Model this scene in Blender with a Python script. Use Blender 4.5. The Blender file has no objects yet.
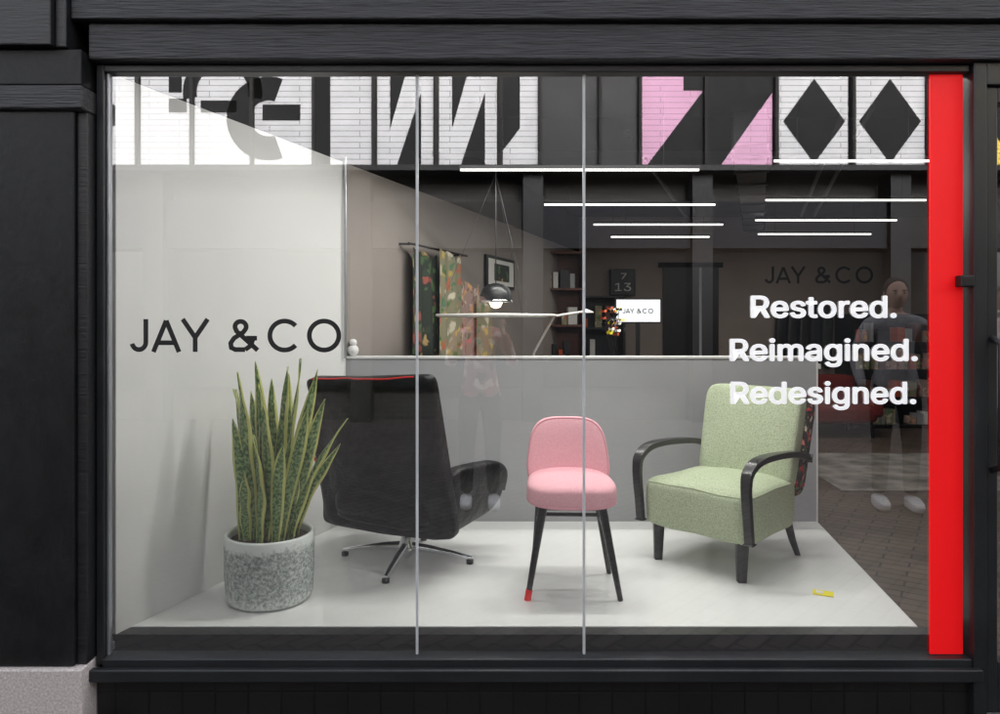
import bpy, math, random, os, glob
from mathutils import Vector, Matrix
random.seed(7)
S = bpy.context.scene
S.view_settings.view_transform = 'Standard'
S.view_settings.look = 'None'
S.view_settings.exposure = 0
COL = S.collection

# ------------------------------------------------------------------ font (ships with Blender; falls back to the built-in one)
FONT=None
try:
    base=bpy.utils.resource_path('LOCAL')
    c=glob.glob(os.path.join(base,'datafiles','fonts','Inter*'))
    if c: FONT=bpy.data.fonts.load(c[0])
    print('FONT',c)
except Exception as ex:
    print('font fallback',ex)

# ------------------------------------------------------------------ materials
def newmat(name):
    m = bpy.data.materials.new(name); m.use_nodes = True
    nt = m.node_tree
    return m, nt, nt.nodes['Principled BSDF']

def coords(nt, stretch=(1,1,1), vertical=False, rot=0.0, kind='Object'):
    tc = nt.nodes.new('ShaderNodeTexCoord')
    out = tc.outputs[kind]
    if vertical:
        s = nt.nodes.new('ShaderNodeSeparateXYZ'); c = nt.nodes.new('ShaderNodeCombineXYZ')
        nt.links.new(out, s.inputs[0])
        nt.links.new(s.outputs[0], c.inputs[0]); nt.links.new(s.outputs[2], c.inputs[1]); nt.links.new(s.outputs[1], c.inputs[2])
        out = c.outputs[0]
    mp = nt.nodes.new('ShaderNodeMapping'); mp.inputs['Scale'].default_value = stretch
    mp.inputs['Rotation'].default_value = (0,0,rot)
    nt.links.new(out, mp.inputs[0])
    return mp.outputs[0]

def addbump(nt, b, vec, scale, strength, dist=0.01, detail=4):
    n = nt.nodes.new('ShaderNodeTexNoise'); n.inputs['Scale'].default_value = scale; n.inputs['Detail'].default_value = detail
    nt.links.new(vec, n.inputs['Vector'])
    bp = nt.nodes.new('ShaderNodeBump'); bp.inputs['Strength'].default_value = strength; bp.inputs['Distance'].default_value = dist
    nt.links.new(n.outputs['Fac'], bp.inputs['Height'])
    nt.links.new(bp.outputs[0], b.inputs['Normal'])

def c4(c, k=1.0): return (min(1,c[0]*k), min(1,c[1]*k), min(1,c[2]*k), 1)

def pmat(name, col, rough=.5, metal=0, var=.12, vs=6, bump=0, bs=60, stretch=(1,1,1), coat=0, emit=0, bdist=.005, rvar=0.1, detail=5, spec=.5):
    m, nt, b = newmat(name)
    vec = coords(nt, stretch)
    n = nt.nodes.new('ShaderNodeTexNoise'); n.inputs['Scale'].default_value = vs; n.inputs['Detail'].default_value = detail
    nt.links.new(vec, n.inputs['Vector'])
    r = nt.nodes.new('ShaderNodeValToRGB')
    r.color_ramp.elements[0].position = .3; r.color_ramp.elements[1].position = .7
    r.color_ramp.elements[0].color = c4(col, 1-var); r.color_ramp.elements[1].color = c4(col, 1+var)
    nt.links.new(n.outputs['Fac'], r.inputs[0]); nt.links.new(r.outputs[0], b.inputs['Base Color'])
    mr = nt.nodes.new('ShaderNodeMapRange'); mr.inputs['To Min'].default_value = max(0,rough-rvar); mr.inputs['To Max'].default_value = min(1,rough+rvar)
    nt.links.new(n.outputs['Fac'], mr.inputs[0]); nt.links.new(mr.outputs[0], b.inputs['Roughness'])
    b.inputs['Metallic'].default_value = metal
    b.inputs['Coat Weight'].default_value = coat
    b.inputs['Specular IOR Level'].default_value = spec
    if emit:
        b.inputs['Emission Color'].default_value = c4(col); b.inputs['Emission Strength'].default_value = emit
        m.cycles.emission_sampling = 'NONE'
    if bump: addbump(nt, b, vec, bs, bump, bdist)
    return m

def brickmat(name, c1, c2, mortar, w, h, ms=.006, rough=.6, vertical=True, offset=.5, rot=0, bump=.4, spread=0.0):
    m, nt, b = newmat(name)
    vec = coords(nt, (1,1,1), vertical, rot)
    br = nt.nodes.new('ShaderNodeTexBrick'); br.offset = offset
    br.inputs['Color1'].default_value = c4(c1); br.inputs['Color2'].default_value = c4(c2); br.inputs['Mortar'].default_value = c4(mortar)
    br.inputs['Scale'].default_value = 1; br.inputs['Mortar Size'].default_value = ms
    br.inputs['Brick Width'].default_value = w; br.inputs['Row Height'].default_value = h
    nt.links.new(vec, br.inputs['Vector'])
    n = nt.nodes.new('ShaderNodeTexNoise'); n.inputs['Scale'].default_value = 3; n.inputs['Detail'].default_value = 8
    nt.links.new(vec, n.inputs['Vector'])
    mx = nt.nodes.new('ShaderNodeMixRGB'); mx.blend_type = 'MULTIPLY'; mx.inputs[0].default_value = .5 if not spread else spread
    nt.links.new(br.outputs['Color'], mx.inputs[1])
    rr = nt.nodes.new('ShaderNodeValToRGB'); rr.color_ramp.elements[0].color = (.45,.45,.45,1); rr.color_ramp.elements[1].color=(1,1,1,1)
    rr.color_ramp.elements[0].position=.3; rr.color_ramp.elements[1].position=.65
    nt.links.new(n.outputs['Fac'], rr.inputs[0]); nt.links.new(rr.outputs[0], mx.inputs[2])
    nt.links.new(mx.outputs[0], b.inputs['Base Color'])
    b.inputs['Roughness'].default_value = rough
    bp = nt.nodes.new('ShaderNodeBump'); bp.inputs['Strength'].default_value = bump; bp.inputs['Distance'].default_value = .004; bp.invert = True
    nt.links.new(br.outputs['Fac'], bp.inputs['Height']); nt.links.new(bp.outputs[0], b.inputs['Normal'])
    return m

def floralmat(name, base, cols, scale=14, rough=.8):
    m, nt, b = newmat(name)
    vec = coords(nt)
    n = nt.nodes.new('ShaderNodeTexNoise'); n.inputs['Scale'].default_value = scale*.7
    nt.links.new(vec, n.inputs['Vector'])
    mv = nt.nodes.new('ShaderNodeMixRGB'); mv.inputs[0].default_value = .12
    nt.links.new(vec, mv.inputs[1]); nt.links.new(n.outputs['Color'], mv.inputs[2])
    v = nt.nodes.new('ShaderNodeTexVoronoi'); v.inputs['Scale'].default_value = scale
    nt.links.new(mv.outputs[0], v.inputs['Vector'])
    sx = nt.nodes.new('ShaderNodeSeparateXYZ'); nt.links.new(v.outputs['Color'], sx.inputs[0])
    r = nt.nodes.new('ShaderNodeValToRGB'); r.color_ramp.interpolation = 'CONSTANT'
    els = r.color_ramp.elements
    els[0].position = 0; els[0].color = c4(base); els[1].position = .3; els[1].color = c4(cols[0])
    for i, c in enumerate(cols[1:]):
        e = els.new(.3+.7*(i+1)/len(cols)); e.color = c4(c)
    nt.links.new(sx.outputs[0], r.inputs[0])
    d = nt.nodes.new('ShaderNodeValToRGB'); d.color_ramp.elements[0].position=.35; d.color_ramp.elements[1].position=.6
    d.color_ramp.elements[0].color=(1,1,1,1); d.color_ramp.elements[1].color=(0,0,0,1)
    nt.links.new(v.outputs['Distance'], d.inputs[0])
    mx = nt.nodes.new('ShaderNodeMixRGB'); nt.links.new(d.outputs[0], mx.inputs[0])
    mx.inputs[1].default_value = c4(base); nt.links.new(r.outputs[0], mx.inputs[2])
    nt.links.new(mx.outputs[0], b.inputs['Base Color']); b.inputs['Roughness'].default_value = rough
    return m

M = {}
M['paint_black'] = pmat('painted_black_wood', (.014,.0145,.0165), .42, var=.35, vs=9, bump=.5, bs=9, stretch=(1.2,6,14), bdist=.004)
M['paint_grain'] = pmat('painted_grained_timber', (.032,.032,.035), .5, var=.5, vs=7, bump=.8, bs=8, stretch=(1.0,8,18), bdist=.008)
M['paint_pillar'] = pmat('painted_rough_pillar', (.0075,.008,.009), .5, var=.35, vs=14, bump=.6, bs=40, stretch=(1,1,.6), bdist=.004, spec=.35)
M['frame'] = pmat('window_frame_metal', (.016,.018,.020), .38, var=.2, vs=5)
M['tile_black'] = brickmat('black_stack_tiles', (.014,.0135,.014), (.011,.011,.012), (.004,.004,.004), .1265, .16, .004, .35, offset=0)
M['stone'] = pmat('pink_granite', (.58,.52,.50), .6, var=.25, vs=120, bump=.2, bs=160, detail=2)
M['brick'] = brickmat('brown_brick', (.12,.07,.05), (.17,.1,.07), (.2,.19,.17), .22, .075, .01, .8)
M['brick2'] = brickmat('grey_brick', (.05,.047,.045), (.07,.065,.06), (.04,.04,.04), .22, .075, .01, .8)
M['white_wall'] = pmat('white_wall_paint', (.78,.78,.77), .55, var=.03, vs=1.2, bump=.12, bs=180, bdist=.001)
M['white_gloss'] = pmat('white_gloss_floor', (.82,.83,.82), .07, var=.03, vs=2.5, bump=.02, bs=4, rvar=.03, spec=.6)
M['partition'] = pmat('grey_partition_paint', (.38,.385,.395), .6, var=.04, vs=2)
M['beige_wall'] = pmat('beige_interior_wall', (.27,.22,.19), .7, var=.08, vs=2)
M['inner_wall'] = pmat('interior_white_wall', (.31,.275,.25), .7, var=.05, vs=2)
M['dark_ceiling'] = pmat('black_ceiling_paint', (.006,.0055,.0055), .7, var=.2, vs=2, spec=.2)
M['duct'] = pmat('duct_metal', (.04,.04,.043), .45, .4, var=.2)
M['floor_wood'] = brickmat('brown_block_floor', (.10,.072,.055), (.14,.10,.075), (.035,.027,.02), .28, .09, .006, .45, vertical=False, rot=.6)
M['paving'] = brickmat('block_paving', (.065,.055,.05), (.10,.085,.08), (.02,.02,.02), .2, .1, .009, .75, vertical=False, rot=math.radians(45))
M['ground'] = pmat('asphalt_ground', (.05,.05,.05), .85, var=.2, vs=20)
M['kerb'] = pmat('granite_kerb', (.3,.3,.29), .7, var=.2, vs=60)
M['black_gloss'] = pmat('black_lacquered_wood', (.005,.005,.005), .32, var=.3, vs=10, stretch=(1,1,.2), coat=.1)
M['leather'] = pmat('black_leather', (.0025,.0025,.0028), .45, var=.3, vs=5, bump=.8, bs=7, bdist=.03, spec=.25)
M['chrome'] = pmat('chrome', (.75,.76,.78), .12, 1, var=.05, rvar=.04)
M['steel'] = pmat('brushed_steel', (.5,.52,.54), .35, .8, var=.05)
M['pink'] = pmat('pink_wool', (.80,.43,.48), .9, var=.12, vs=260, bump=.35, bs=420, bdist=.002, detail=2, spec=.2)
M['pinkpipe'] = pmat('pink_piping', (.72,.35,.40), .9, var=.1)
M['green'] = pmat('sage_boucle', (.43,.49,.34), .92, var=.25, vs=150, bump=.5, bs=260, bdist=.003, detail=3, spec=.2)
M['greenpipe'] = pmat('sage_piping', (.38,.44,.29), .9, var=.1)
M['floral_dark'] = floralmat('floral_velvet', (.02,.012,.012), [(.6,.02,.02),(.7,.2,.15),(.75,.6,.45),(.08,.14,.05),(.02,.02,.02)], 30)
M['floral_a'] = floralmat('floral_textile_green', (.30,.28,.18), [(.10,.20,.06),(.6,.45,.12),(.55,.18,.1),(.7,.65,.5),(.12,.25,.14)], 16)
M['floral_b'] = floralmat('floral_textile_pink', (.45,.32,.28), [(.75,.25,.25),(.8,.6,.5),(.3,.1,.08),(.8,.45,.2),(.15,.2,.1)], 22)
M['floral_c'] = floralmat('leaf_textile_dark', (.03,.04,.03), [(.08,.16,.06),(.14,.22,.08),(.5,.35,.15),(.04,.06,.04),(.35,.1,.08)], 15)
M['red_tip'] = pmat('red_paint', (.85,.02,.02), .4, var=.05)
M['red_vinyl_glow'] = pmat('red_vinyl_glow', (.95,.003,.006), .55, var=.01, emit=.25)  # plain stripe vinyl with a slight glow added so it looks luminous
M['white_vinyl_glow'] = pmat('white_vinyl_glow', (.94,.94,.94), .5, var=.01, emit=.38)  # unlit lettering; emission added to brighten the white
M['black_vinyl'] = pmat('black_vinyl', (.010,.010,.011), .5, var=.01)
M['yellow'] = pmat('yellow_card', (.85,.75,.03), .5, var=.05)
M['soil'] = pmat('soil', (.03,.02,.015), .95, var=.5, vs=60, bump=.8, bs=60)
M['walnut'] = pmat('red_brown_wood', (.12,.035,.02), .5, var=.3, vs=6, stretch=(1,1,8))
M['dark_item'] = pmat('dark_plastic', (.012,.012,.013), .4, var=.2)
M['orange'] = pmat('rust_fabric', (.50,.09,.03), .85, var=.2, vs=30)
M['darkred'] = pmat('dark_red_velvet', (.16,.014,.01), .9, var=.2, vs=30)
M['rug'] = pmat('rug_wool', (.20,.18,.16), .95, var=.6, vs=4, bump=.4, bs=90)
M['paper'] = pmat('paper_white', (.75,.74,.7), .7, var=.05)
M['skin'] = pmat('skin', (.55,.34,.26), .55, var=.1)
M['hair'] = pmat('dark_hair', (.03,.018,.012), .6, var=.4, vs=60)
M['denim'] = pmat('dark_trousers', (.010,.011,.015), .85, var=.2, vs=30)
M['hoodie'] = pmat('grey_hoodie', (.36,.35,.36), .9, var=.15, vs=30)
M['jacket'] = pmat('black_jacket', (.02,.02,.022), .7, var=.2)
M['shirt'] = floralmat('patterned_shirt', (.42,.14,.13), [(.85,.58,.54),(.55,.10,.10),(.85,.68,.62),(.14,.04,.04)], 13)
M['sneaker'] = pmat('white_sneaker', (.85,.85,.85), .5, var=.05)
M['pink_panel'] = brickmat('pink_tile_panel', (.74,.38,.58), (.76,.40,.60), (.45,.22,.33), .9, .085, .006, .5, offset=.5, bump=.1, spread=.2)
M['white_panel'] = brickmat('white_tile_panel', (.82,.82,.83), (.76,.76,.77), (.36,.36,.37), .9, .085, .007, .5, offset=.5, bump=.1, spread=.25)
M['yellow_panel'] = brickmat('yellow_tile_panel', (.85,.62,.03), (.83,.6,.03), (.45,.33,.05), .9, .085, .006, .5, offset=.5, bump=.1, spread=.15)
M['black_panel'] = pmat('black_mural_paint', (.006,.006,.007), .6, var=.1, spec=.2)
M['opp_dark'] = pmat('opposite_shopfront_paint', (.010,.010,.012), .5, var=.3, vs=2, spec=.3)
M['opp_grey'] = pmat('opposite_pier_render', (.026,.025,.024), .8, var=.3, vs=2, spec=.3)
M['opp_glass'] = pmat('opposite_window_glass', (.008,.009,.010), .08, var=.2, vs=2, rvar=.03)

def emis(name, col, st):
    m, nt, b = newmat(name)
    b.inputs['Base Color'].default_value = c4(col); b.inputs['Emission Color'].default_value = c4(col); b.inputs['Emission Strength'].default_value = st
    m.cycles.emission_sampling = 'NONE'
    return m
M['tube'] = emis('led_tube_lit', (1,.97,.92), 2.2)
M['screen'] = emis('lit_screen', (.95,.97,1), .9)
M['bulb'] = emis('warm_bulb', (1,.75,.45), 5)

def glassmat(name, base, tint=(.96,.98,.97)):
    m = bpy.data.materials.new(name); m.use_nodes = True; nt = m.node_tree; nt.nodes.clear()
    o = nt.nodes.new('ShaderNodeOutputMaterial'); mx = nt.nodes.new('ShaderNodeMixShader')
    t = nt.nodes.new('ShaderNodeBsdfTransparent'); t.inputs[0].default_value = c4(tint)
    g = nt.nodes.new('ShaderNodeBsdfGlossy'); g.inputs['Roughness'].default_value = 0.0; g.inputs['Color'].default_value=(.96,.97,1,1)
    f = nt.nodes.new('ShaderNodeFresnel'); f.inputs[0].default_value = 1.5
    a = nt.nodes.new('ShaderNodeMath'); a.operation='ADD'; a.use_clamp=True; a.inputs[1].default_value = base
    nt.links.new(f.outputs[0], a.inputs[0]); nt.links.new(a.outputs[0], mx.inputs[0])
    nt.links.new(t.outputs[0], mx.inputs[1]); nt.links.new(g.outputs[0], mx.inputs[2]); nt.links.new(mx.outputs[0], o.inputs[0])
    return m
M['glass'] = glassmat('shop_window_glass', .175)

def potmat():
    m, nt, b = newmat('speckled_reactive_glaze')
    vec = coords(nt)
    v = nt.nodes.new('ShaderNodeTexNoise'); v.inputs['Scale'].default_value = 75; v.inputs['Detail'].default_value=6; v.inputs['Roughness'].default_value=.75
    nt.links.new(vec, v.inputs['Vector'])
    s = nt.nodes.new('ShaderNodeSeparateXYZ'); nt.links.new(vec, s.inputs[0])
    big = nt.nodes.new('ShaderNodeTexNoise'); big.inputs['Scale'].default_value=14; nt.links.new(vec,big.inputs['Vector'])
    zz = nt.nodes.new('ShaderNodeMath'); zz.operation='MULTIPLY_ADD'; zz.inputs[1].default_value=.05
    nt.links.new(big.outputs['Fac'],zz.inputs[0]); nt.links.new(s.outputs[2],zz.inputs[2])
    r2 = nt.nodes.new('ShaderNodeValToRGB'); e = r2.color_ramp.elements
    e[0].position = 0; e[0].color=(.6,.6,.6,1); e[1].position=1; e[1].color=(1,1,1,1)
    x = e.new(.22); x.color=(.22,.22,.22,1); x = e.new(.82); x.color=(.2,.2,.2,1); x=e.new(.92); x.color=(.65,.65,.65,1)
    mr = nt.nodes.new('ShaderNodeMapRange'); mr.inputs['From Min'].default_value=0.02; mr.inputs['From Max'].default_value=.315
    nt.links.new(zz.outputs[0], mr.inputs[0]); nt.links.new(mr.outputs[0], r2.inputs[0])
    ad = nt.nodes.new('ShaderNodeMath'); ad.operation='MULTIPLY_ADD'; ad.inputs[1].default_value=.40
    nt.links.new(r2.outputs[0], ad.inputs[0]); nt.links.new(v.outputs['Fac'], ad.inputs[2])
    r = nt.nodes.new('ShaderNodeValToRGB'); e=r.color_ramp.elements
    e[0].position=.44; e[0].color=(.17,.20,.19,1); e[1].position=.72; e[1].color=(.74,.78,.76,1)
    x=e.new(.55); x.color=(.36,.40,.38,1)
    nt.links.new(ad.outputs[0], r.inputs[0]); nt.links.new(r.outputs[0], b.inputs['Base Color'])
    b.inputs['Roughness'].default_value=.25
    addbump(nt,b,vec,60,.4,.003)
    return m
M['pot'] = potmat()

def leafmat():
    m, nt, b = newmat('sansevieria_leaf')
    tc = nt.nodes.new('ShaderNodeTexCoord'); s = nt.nodes.new('ShaderNodeSeparateXYZ'); nt.links.new(tc.outputs['UV'], s.inputs[0])
    su = nt.nodes.new('ShaderNodeMath'); su.operation='SUBTRACT'; su.inputs[1].default_value=.5; nt.links.new(s.outputs[0], su.inputs[0])
    ab = nt.nodes.new('ShaderNodeMath'); ab.operation='ABSOLUTE'; nt.links.new(su.outputs[0], ab.inputs[0])
    mp = nt.nodes.new('ShaderNodeMapping'); mp.inputs['Scale'].default_value=(3.5,26,1); nt.links.new(tc.outputs['UV'], mp.inputs[0])
    n = nt.nodes.new('ShaderNodeTexNoise'); n.inputs['Scale'].default_value=1.4; n.inputs['Detail'].default_value=5; nt.links.new(mp.outputs[0], n.inputs['Vector'])
    r = nt.nodes.new('ShaderNodeValToRGB'); e=r.color_ramp.elements
    e[0].position=.42; e[0].color=(.04,.10,.03,1); e[1].position=.60; e[1].color=(.26,.36,.15,1)
    nt.links.new(n.outputs['Fac'], r.inputs[0])
    ed = nt.nodes.new('ShaderNodeValToRGB'); ed.color_ramp.elements[0].position=.30; ed.color_ramp.elements[1].position=.35
    nt.links.new(ab.outputs[0], ed.inputs[0])
    mx = nt.nodes.new('ShaderNodeMixRGB'); nt.links.new(ed.outputs[0], mx.inputs[0]); nt.links.new(r.outputs[0], mx.inputs[1]); mx.inputs[2].default_value=(.56,.57,.19,1)
    nt.links.new(mx.outputs[0], b.inputs['Base Color']); b.inputs['Roughness'].default_value=.38
    return m
M['leaf'] = leafmat()

# ------------------------------------------------------------------ helpers
def link(o, parent=None):
    COL.objects.link(o)
    if parent: o.parent = parent
    return o
def empty(name, loc=(0,0,0), rz=0):
    e = bpy.data.objects.new(name, None); e.location = loc; e.rotation_euler = (0,0,rz); e.empty_display_size=.1
    COL.objects.link(e); return e
def mesh(name, verts, faces, mat, parent=None, smooth=False, uvs=None):
    me = bpy.data.meshes.new(name); me.from_pydata([tuple(v) for v in verts], [], faces); me.update()
    if mat: me.materials.append(mat)
    if smooth:
        for p in me.polygons: p.use_smooth = True
    if uvs:
        l = me.uv_layers.new(name='UVMap')
        for p in me.polygons:
            for li in p.loop_indices: l.data[li].uv = uvs[me.loops[li].vertex_index]
    return link(bpy.data.objects.new(name, me), parent)
def box(name, x0,x1,y0,y1,z0,z1, mat, parent=None, bev=0.0):
    v = [(x0,y0,z0),(x1,y0,z0),(x1,y1,z0),(x0,y1,z0),(x0,y0,z1),(x1,y0,z1),(x1,y1,z1),(x0,y1,z1)]
    f = [(0,3,2,1),(4,5,6,7),(0,1,5,4),(1,2,6,5),(2,3,7,6),(3,0,4,7)]
    o = mesh(name, v, f, mat, parent)
    if bev:
        b = o.modifiers.new('b','BEVEL'); b.width=bev; b.segments=3
    return o
def prism(name, pts, z0, z1, mat, parent=None, bev=0):
    n=len(pts); v=[(p[0],p[1],z0) for p in pts]+[(p[0],p[1],z1) for p in pts]
    f=[tuple(range(n))[::-1], tuple(range(n,2*n))]+[(i,(i+1)%n,n+(i+1)%n,n+i) for i in range(n)]
    o=mesh(name,v,f,mat,parent)
    if bev:
        b=o.modifiers.new('b','BEVEL'); b.width=bev; b.segments=2
    return o
def tube(name, pts, r, mat, parent=None, closed=False, radii=None, res=4):
    cu = bpy.data.curves.new(name,'CURVE'); cu.dimensions='3D'; cu.bevel_depth=r; cu.bevel_resolution=res; cu.use_fill_caps=True
    sp = cu.splines.new('POLY'); sp.points.add(len(pts)-1)
    for i,p in enumerate(pts):
        sp.points[i].co=(p[0],p[1],p[2],1)
        if radii: sp.points[i].radius=radii[i]
    sp.use_cyclic_u=closed; sp.use_smooth=True
    cu.materials.append(mat)
    return link(bpy.data.objects.new(name,cu), parent)
def sp_(v,e): return math.copysign(abs(v)**e, v)
def superquad(name, size, eo, ep, mat, parent=None, axis='z', deform=None, nt_=72, np_=28):
    a,b,c = [s/2 for s in size]   # size in x,y,z
    vs=[]; fs=[]
    def pt(th,ph):
        u=sp_(math.cos(th),eo)*sp_(math.cos(ph),ep); v=sp_(math.sin(th),eo)*sp_(math.cos(ph),ep); w=sp_(math.sin(ph),ep)
        if axis=='z': p=Vector((a*u,b*v,c*w))
        elif axis=='y': p=Vector((a*u,b*w,c*v))
        else: p=Vector((a*w,b*u,c*v))
        return deform(p) if deform else p
    for j in range(np_+1):
        ph=-math.pi/2+math.pi*j/np_
        for i in range(nt_):
            vs.append(pt(2*math.pi*i/nt_,ph))
    for j in range(np_):
        for i in range(nt_):
            fs.append((j*nt_+i, j*nt_+(i+1)%nt_, (j+1)*nt_+(i+1)%nt_, (j+1)*nt_+i))
    o=mesh(name,vs,fs,mat,parent,smooth=True)
    import bmesh
    bm=bmesh.new(); bm.from_mesh(o.data); bmesh.ops.remove_doubles(bm,verts=bm.verts,dist=1e-5)
    bmesh.ops.recalc_face_normals(bm,faces=bm.faces); bm.to_mesh(o.data); bm.free()
    for p in o.data.polygons: p.use_smooth=True
    return o, pt
def lathe(name, prof, mat, parent=None, n=64, smooth=True):
    vs=[];fs=[]
    for (r,z) in prof:
        for i in range(n):
            t=2*math.pi*i/n; vs.append((r*math.cos(t),r*math.sin(t),z))
    for j in range(len(prof)-1):
        for i in range(n):
            fs.append((j*n+i,j*n+(i+1)%n,(j+1)*n+(i+1)%n,(j+1)*n+i))
    return mesh(name,vs,fs,mat,parent,smooth=smooth)
def text(name, body, x0, x1, ybase, capz, mat, y, parent=None, bold=0.0, flip=False, space=1.0):
    # outline copies nudged sideways and stacked 0.12 mm apart give bolder strokes with clean fills
    cu=bpy.data.curves.new(name,'FONT'); cu.body=body; cu.size=1; cu.space_character=space
    if FONT: cu.font=FONT
    o=bpy.data.objects.new(name+'_tmp',cu); COL.objects.link(o)
    bpy.context.view_layer.update()
    me=bpy.data.meshes.new_from_object(o.evaluated_get(bpy.context.evaluated_depsgraph_get()))
    cu.body='E'; bpy.context.view_layer.update()
    m2=bpy.data.meshes.new_from_object(o.evaluated_get(bpy.context.evaluated_depsgraph_get()))
    cap=max(v.co.y for v in m2.vertices)
    bpy.data.objects.remove(o)
    xs=[v.co.x for v in me.vertices]; mn,mx=min(xs)-bold,max(xs)+bold
    offs=[(0,0)]
    if bold: offs+= [(bold*math.cos(a*math.pi/4),bold*.8*math.sin(a*math.pi/4)) for a in range(8)]
    vs=[];fs=[]
    for k_,(ox,oy) in enumerate(offs):
        b0=len(vs)
        for v in me.vertices:
            X=(v.co.x+ox-mn)/(mx-mn); Z=ybase+(v.co.y+oy+bold*.8)/(cap+bold*1.6)*capz
            yy=y-k_*.00012*(-1 if flip else 1)
            vs.append((x1+(x0-x1)*X,yy,Z) if flip else (x0+(x1-x0)*X,yy,Z))
        for p in me.polygons: fs.append(tuple(b0+i for i in p.vertices))
    return mesh(name,vs,fs,mat,parent)

def ribbon(pts,w,closed=False):
    n=len(pts); L_=[];R_=[]
    for i in range(n):
        p=Vector(pts[i]); 
        a=Vector(pts[(i-1)%n]) if (closed or i>0) else None
        b=Vector(pts[(i+1)%n]) if (closed or i<n-1) else None
        d1=(p-a).normalized() if a is not None else (b-p).normalized()
        d2=(b-p).normalized() if b is not None else d1
        n1=Vector((-d1.y,d1.x)); n2=Vector((-d2.y,d2.x)); m=(n1+n2).normalized()
        k=w/2/max(.35,m.dot(n1))
        L_.append(p+m*k); R_.append(p-m*k)
    quads=[]
    for i in range(n if closed else n-1):
        k=(i+1)%n; quads.append([L_[i],L_[k],R_[k],R_[i]])
    return quads
def arcp(cx,cy,rx,ry,a0,a1,n=28): return [(cx+rx*math.cos(math.radians(a0+(a1-a0)*i/n)),cy+ry*math.sin(math.radians(a0+(a1-a0)*i/n))) for i in range(n+1)]
def logo(name,x0,zbase,cap,mat,y,parent=None,st=.145):
    h=st/2; qs=[]
    def add(pts,dx,closed=False): 
        for q in ribbon([(p[0]+dx,p[1]) for p in pts],st,closed): qs.append(q)
    add([(.44,1)]+arcp(.23,.30,.21,.30-h,0,-168,20),0.0)
    add([(.03,0),(.42,.955)],.64); add([(.81,0),(.42,.955)],.64); add([(.17,.28),(.67,.28)],.64)
    add([(.04,1),(.42,.44)],1.52); add([(.80,1),(.42,.44)],1.52); add([(.42,.46),(.42,0)],1.52)
    amp=[(.90,h-.02),(.25,.64)]+arcp(.38,.77,.17,.23-h,215,-30,18)+[(.46,.60),(.18,.42),(.08,.27),(.10,.13),(.22,h),(.52,h)]
    add(amp,2.94); add([(.55,.42),(.88,.42)],2.94); add([(.76,.42),(.70,.20),(.52,h)],2.94)
    add(arcp(.52,.5,.52-h,.5-h+.012,42,318,44),4.14)
    add(arcp(.52,.5,.52-h,.5-h+.012,0,360,56)[:-1],5.34,True)
    vs=[];fs=[]
    for i,q in enumerate(qs):
        off=.00002*i
        for p in q: vs.append((x0+p[0]*cap,y-off,zbase+p[1]*cap))
        fs.append((i*4,i*4+1,i*4+2,i*4+3))
    return mesh(name,vs,fs,mat,parent)

# ------------------------------------------------------------------ ground
mesh('ground',[(-150,-150,-.25),(150,-150,-.25),(150,150,-.25),(-150,150,-.25)],[(0,1,2,3)],M['ground'])
box('pavement',-30,30,-9,0.02,-.24,-.11,M['paving'])

# ------------------------------------------------------------------ shop building
B = empty('shop_building')
WX0,WX1,WZ0,WZ1 = -1.432,1.868,.135,2.365
box('frame_left',WX0-.03,WX0,-.03,.03,WZ0-.03,WZ1+.03,M['frame'],B,.004)
box('frame_top',WX0,WX1-.002,-.03,.03,WZ1,WZ1+.028,M['frame'],B,.004)
box('frame_bottom',WX0,WX1-.002,-.045,.03,WZ0-.045,WZ0,M['frame'],B,.005)
box('sill',WX0-.035,WX1+.02,-.075,-.046,WZ0-.075,WZ0-.028,M['frame'],B,.006)
box('sill_under',WX0-.03,WX1+.02,-.044,.03,WZ0-.072,WZ0-.046,M['frame'],B,.003)
box('stall_riser',WX0-.03,WX1+.01,-.02,.06,-.11,WZ0-.073,M['tile_black'],B)
box('glass_bead_left',WX0+.001,WX0+.012,-.012,.012,WZ0,WZ1,M['steel'],B,.002)
for i,(a,b_) in enumerate([(WX0+.012,-.248),(-.236,.394),(.406,WX1-.001)]):
    mesh('glass_pane_%d'%i,[(a,0,WZ0),(b_,0,WZ0),(b_,0,WZ1),(a,0,WZ1)],[(0,1,2,3)],M['glass'],B)
M['joint']=pmat('silicone_joint',(.55,.57,.58),.4,var=.1)
box('glass_joint_a',-.247,-.237,-.006,.006,WZ0,WZ1,M['joint'],B,.002)
box('glass_joint_b',.395,.405,-.006,.006,WZ0,WZ1,M['joint'],B,.002)
box('red_stripe',1.727,1.853,-.008,-.004,WZ0+.003,WZ1-.003,M['red_vinyl_glow'],B)
box('window_latch',1.82,1.872,-.05,-.009,1.545,1.59,M['dark_item'],B,.006)
box('door_jamb',WX1,WX1+.05,-.05,.05,-.11,WZ1+.03,M['frame'],B,.005)
box('door_stile',WX1+.056,WX1+.10,-.035,.02,-.07,WZ1-.06,M['frame'],B,.005)
box('door_stile_far',2.83,2.9,-.035,.02,-.07,WZ1-.06,M['frame'],B,.005)
box('door_top_rail',WX1+.10,2.83,-.034,.019,WZ1-.12,WZ1-.061,M['frame'],B,.004)
box('door_bottom_rail',WX1+.10,2.83,-.034,.019,-.07,.12,M['frame'],B,.004)
box('door_head',WX1+.05,2.95,-.048,.05,WZ1-.055,WZ1+.03,M['frame'],B,.004)
mesh('door_glass',[(WX1+.10,-.005,.12),(2.83,-.005,.12),(2.83,-.005,WZ1-.12),(WX1+.10,-.005,WZ1-.12)],[(0,1,2,3)],M['glass'],B)
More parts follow.
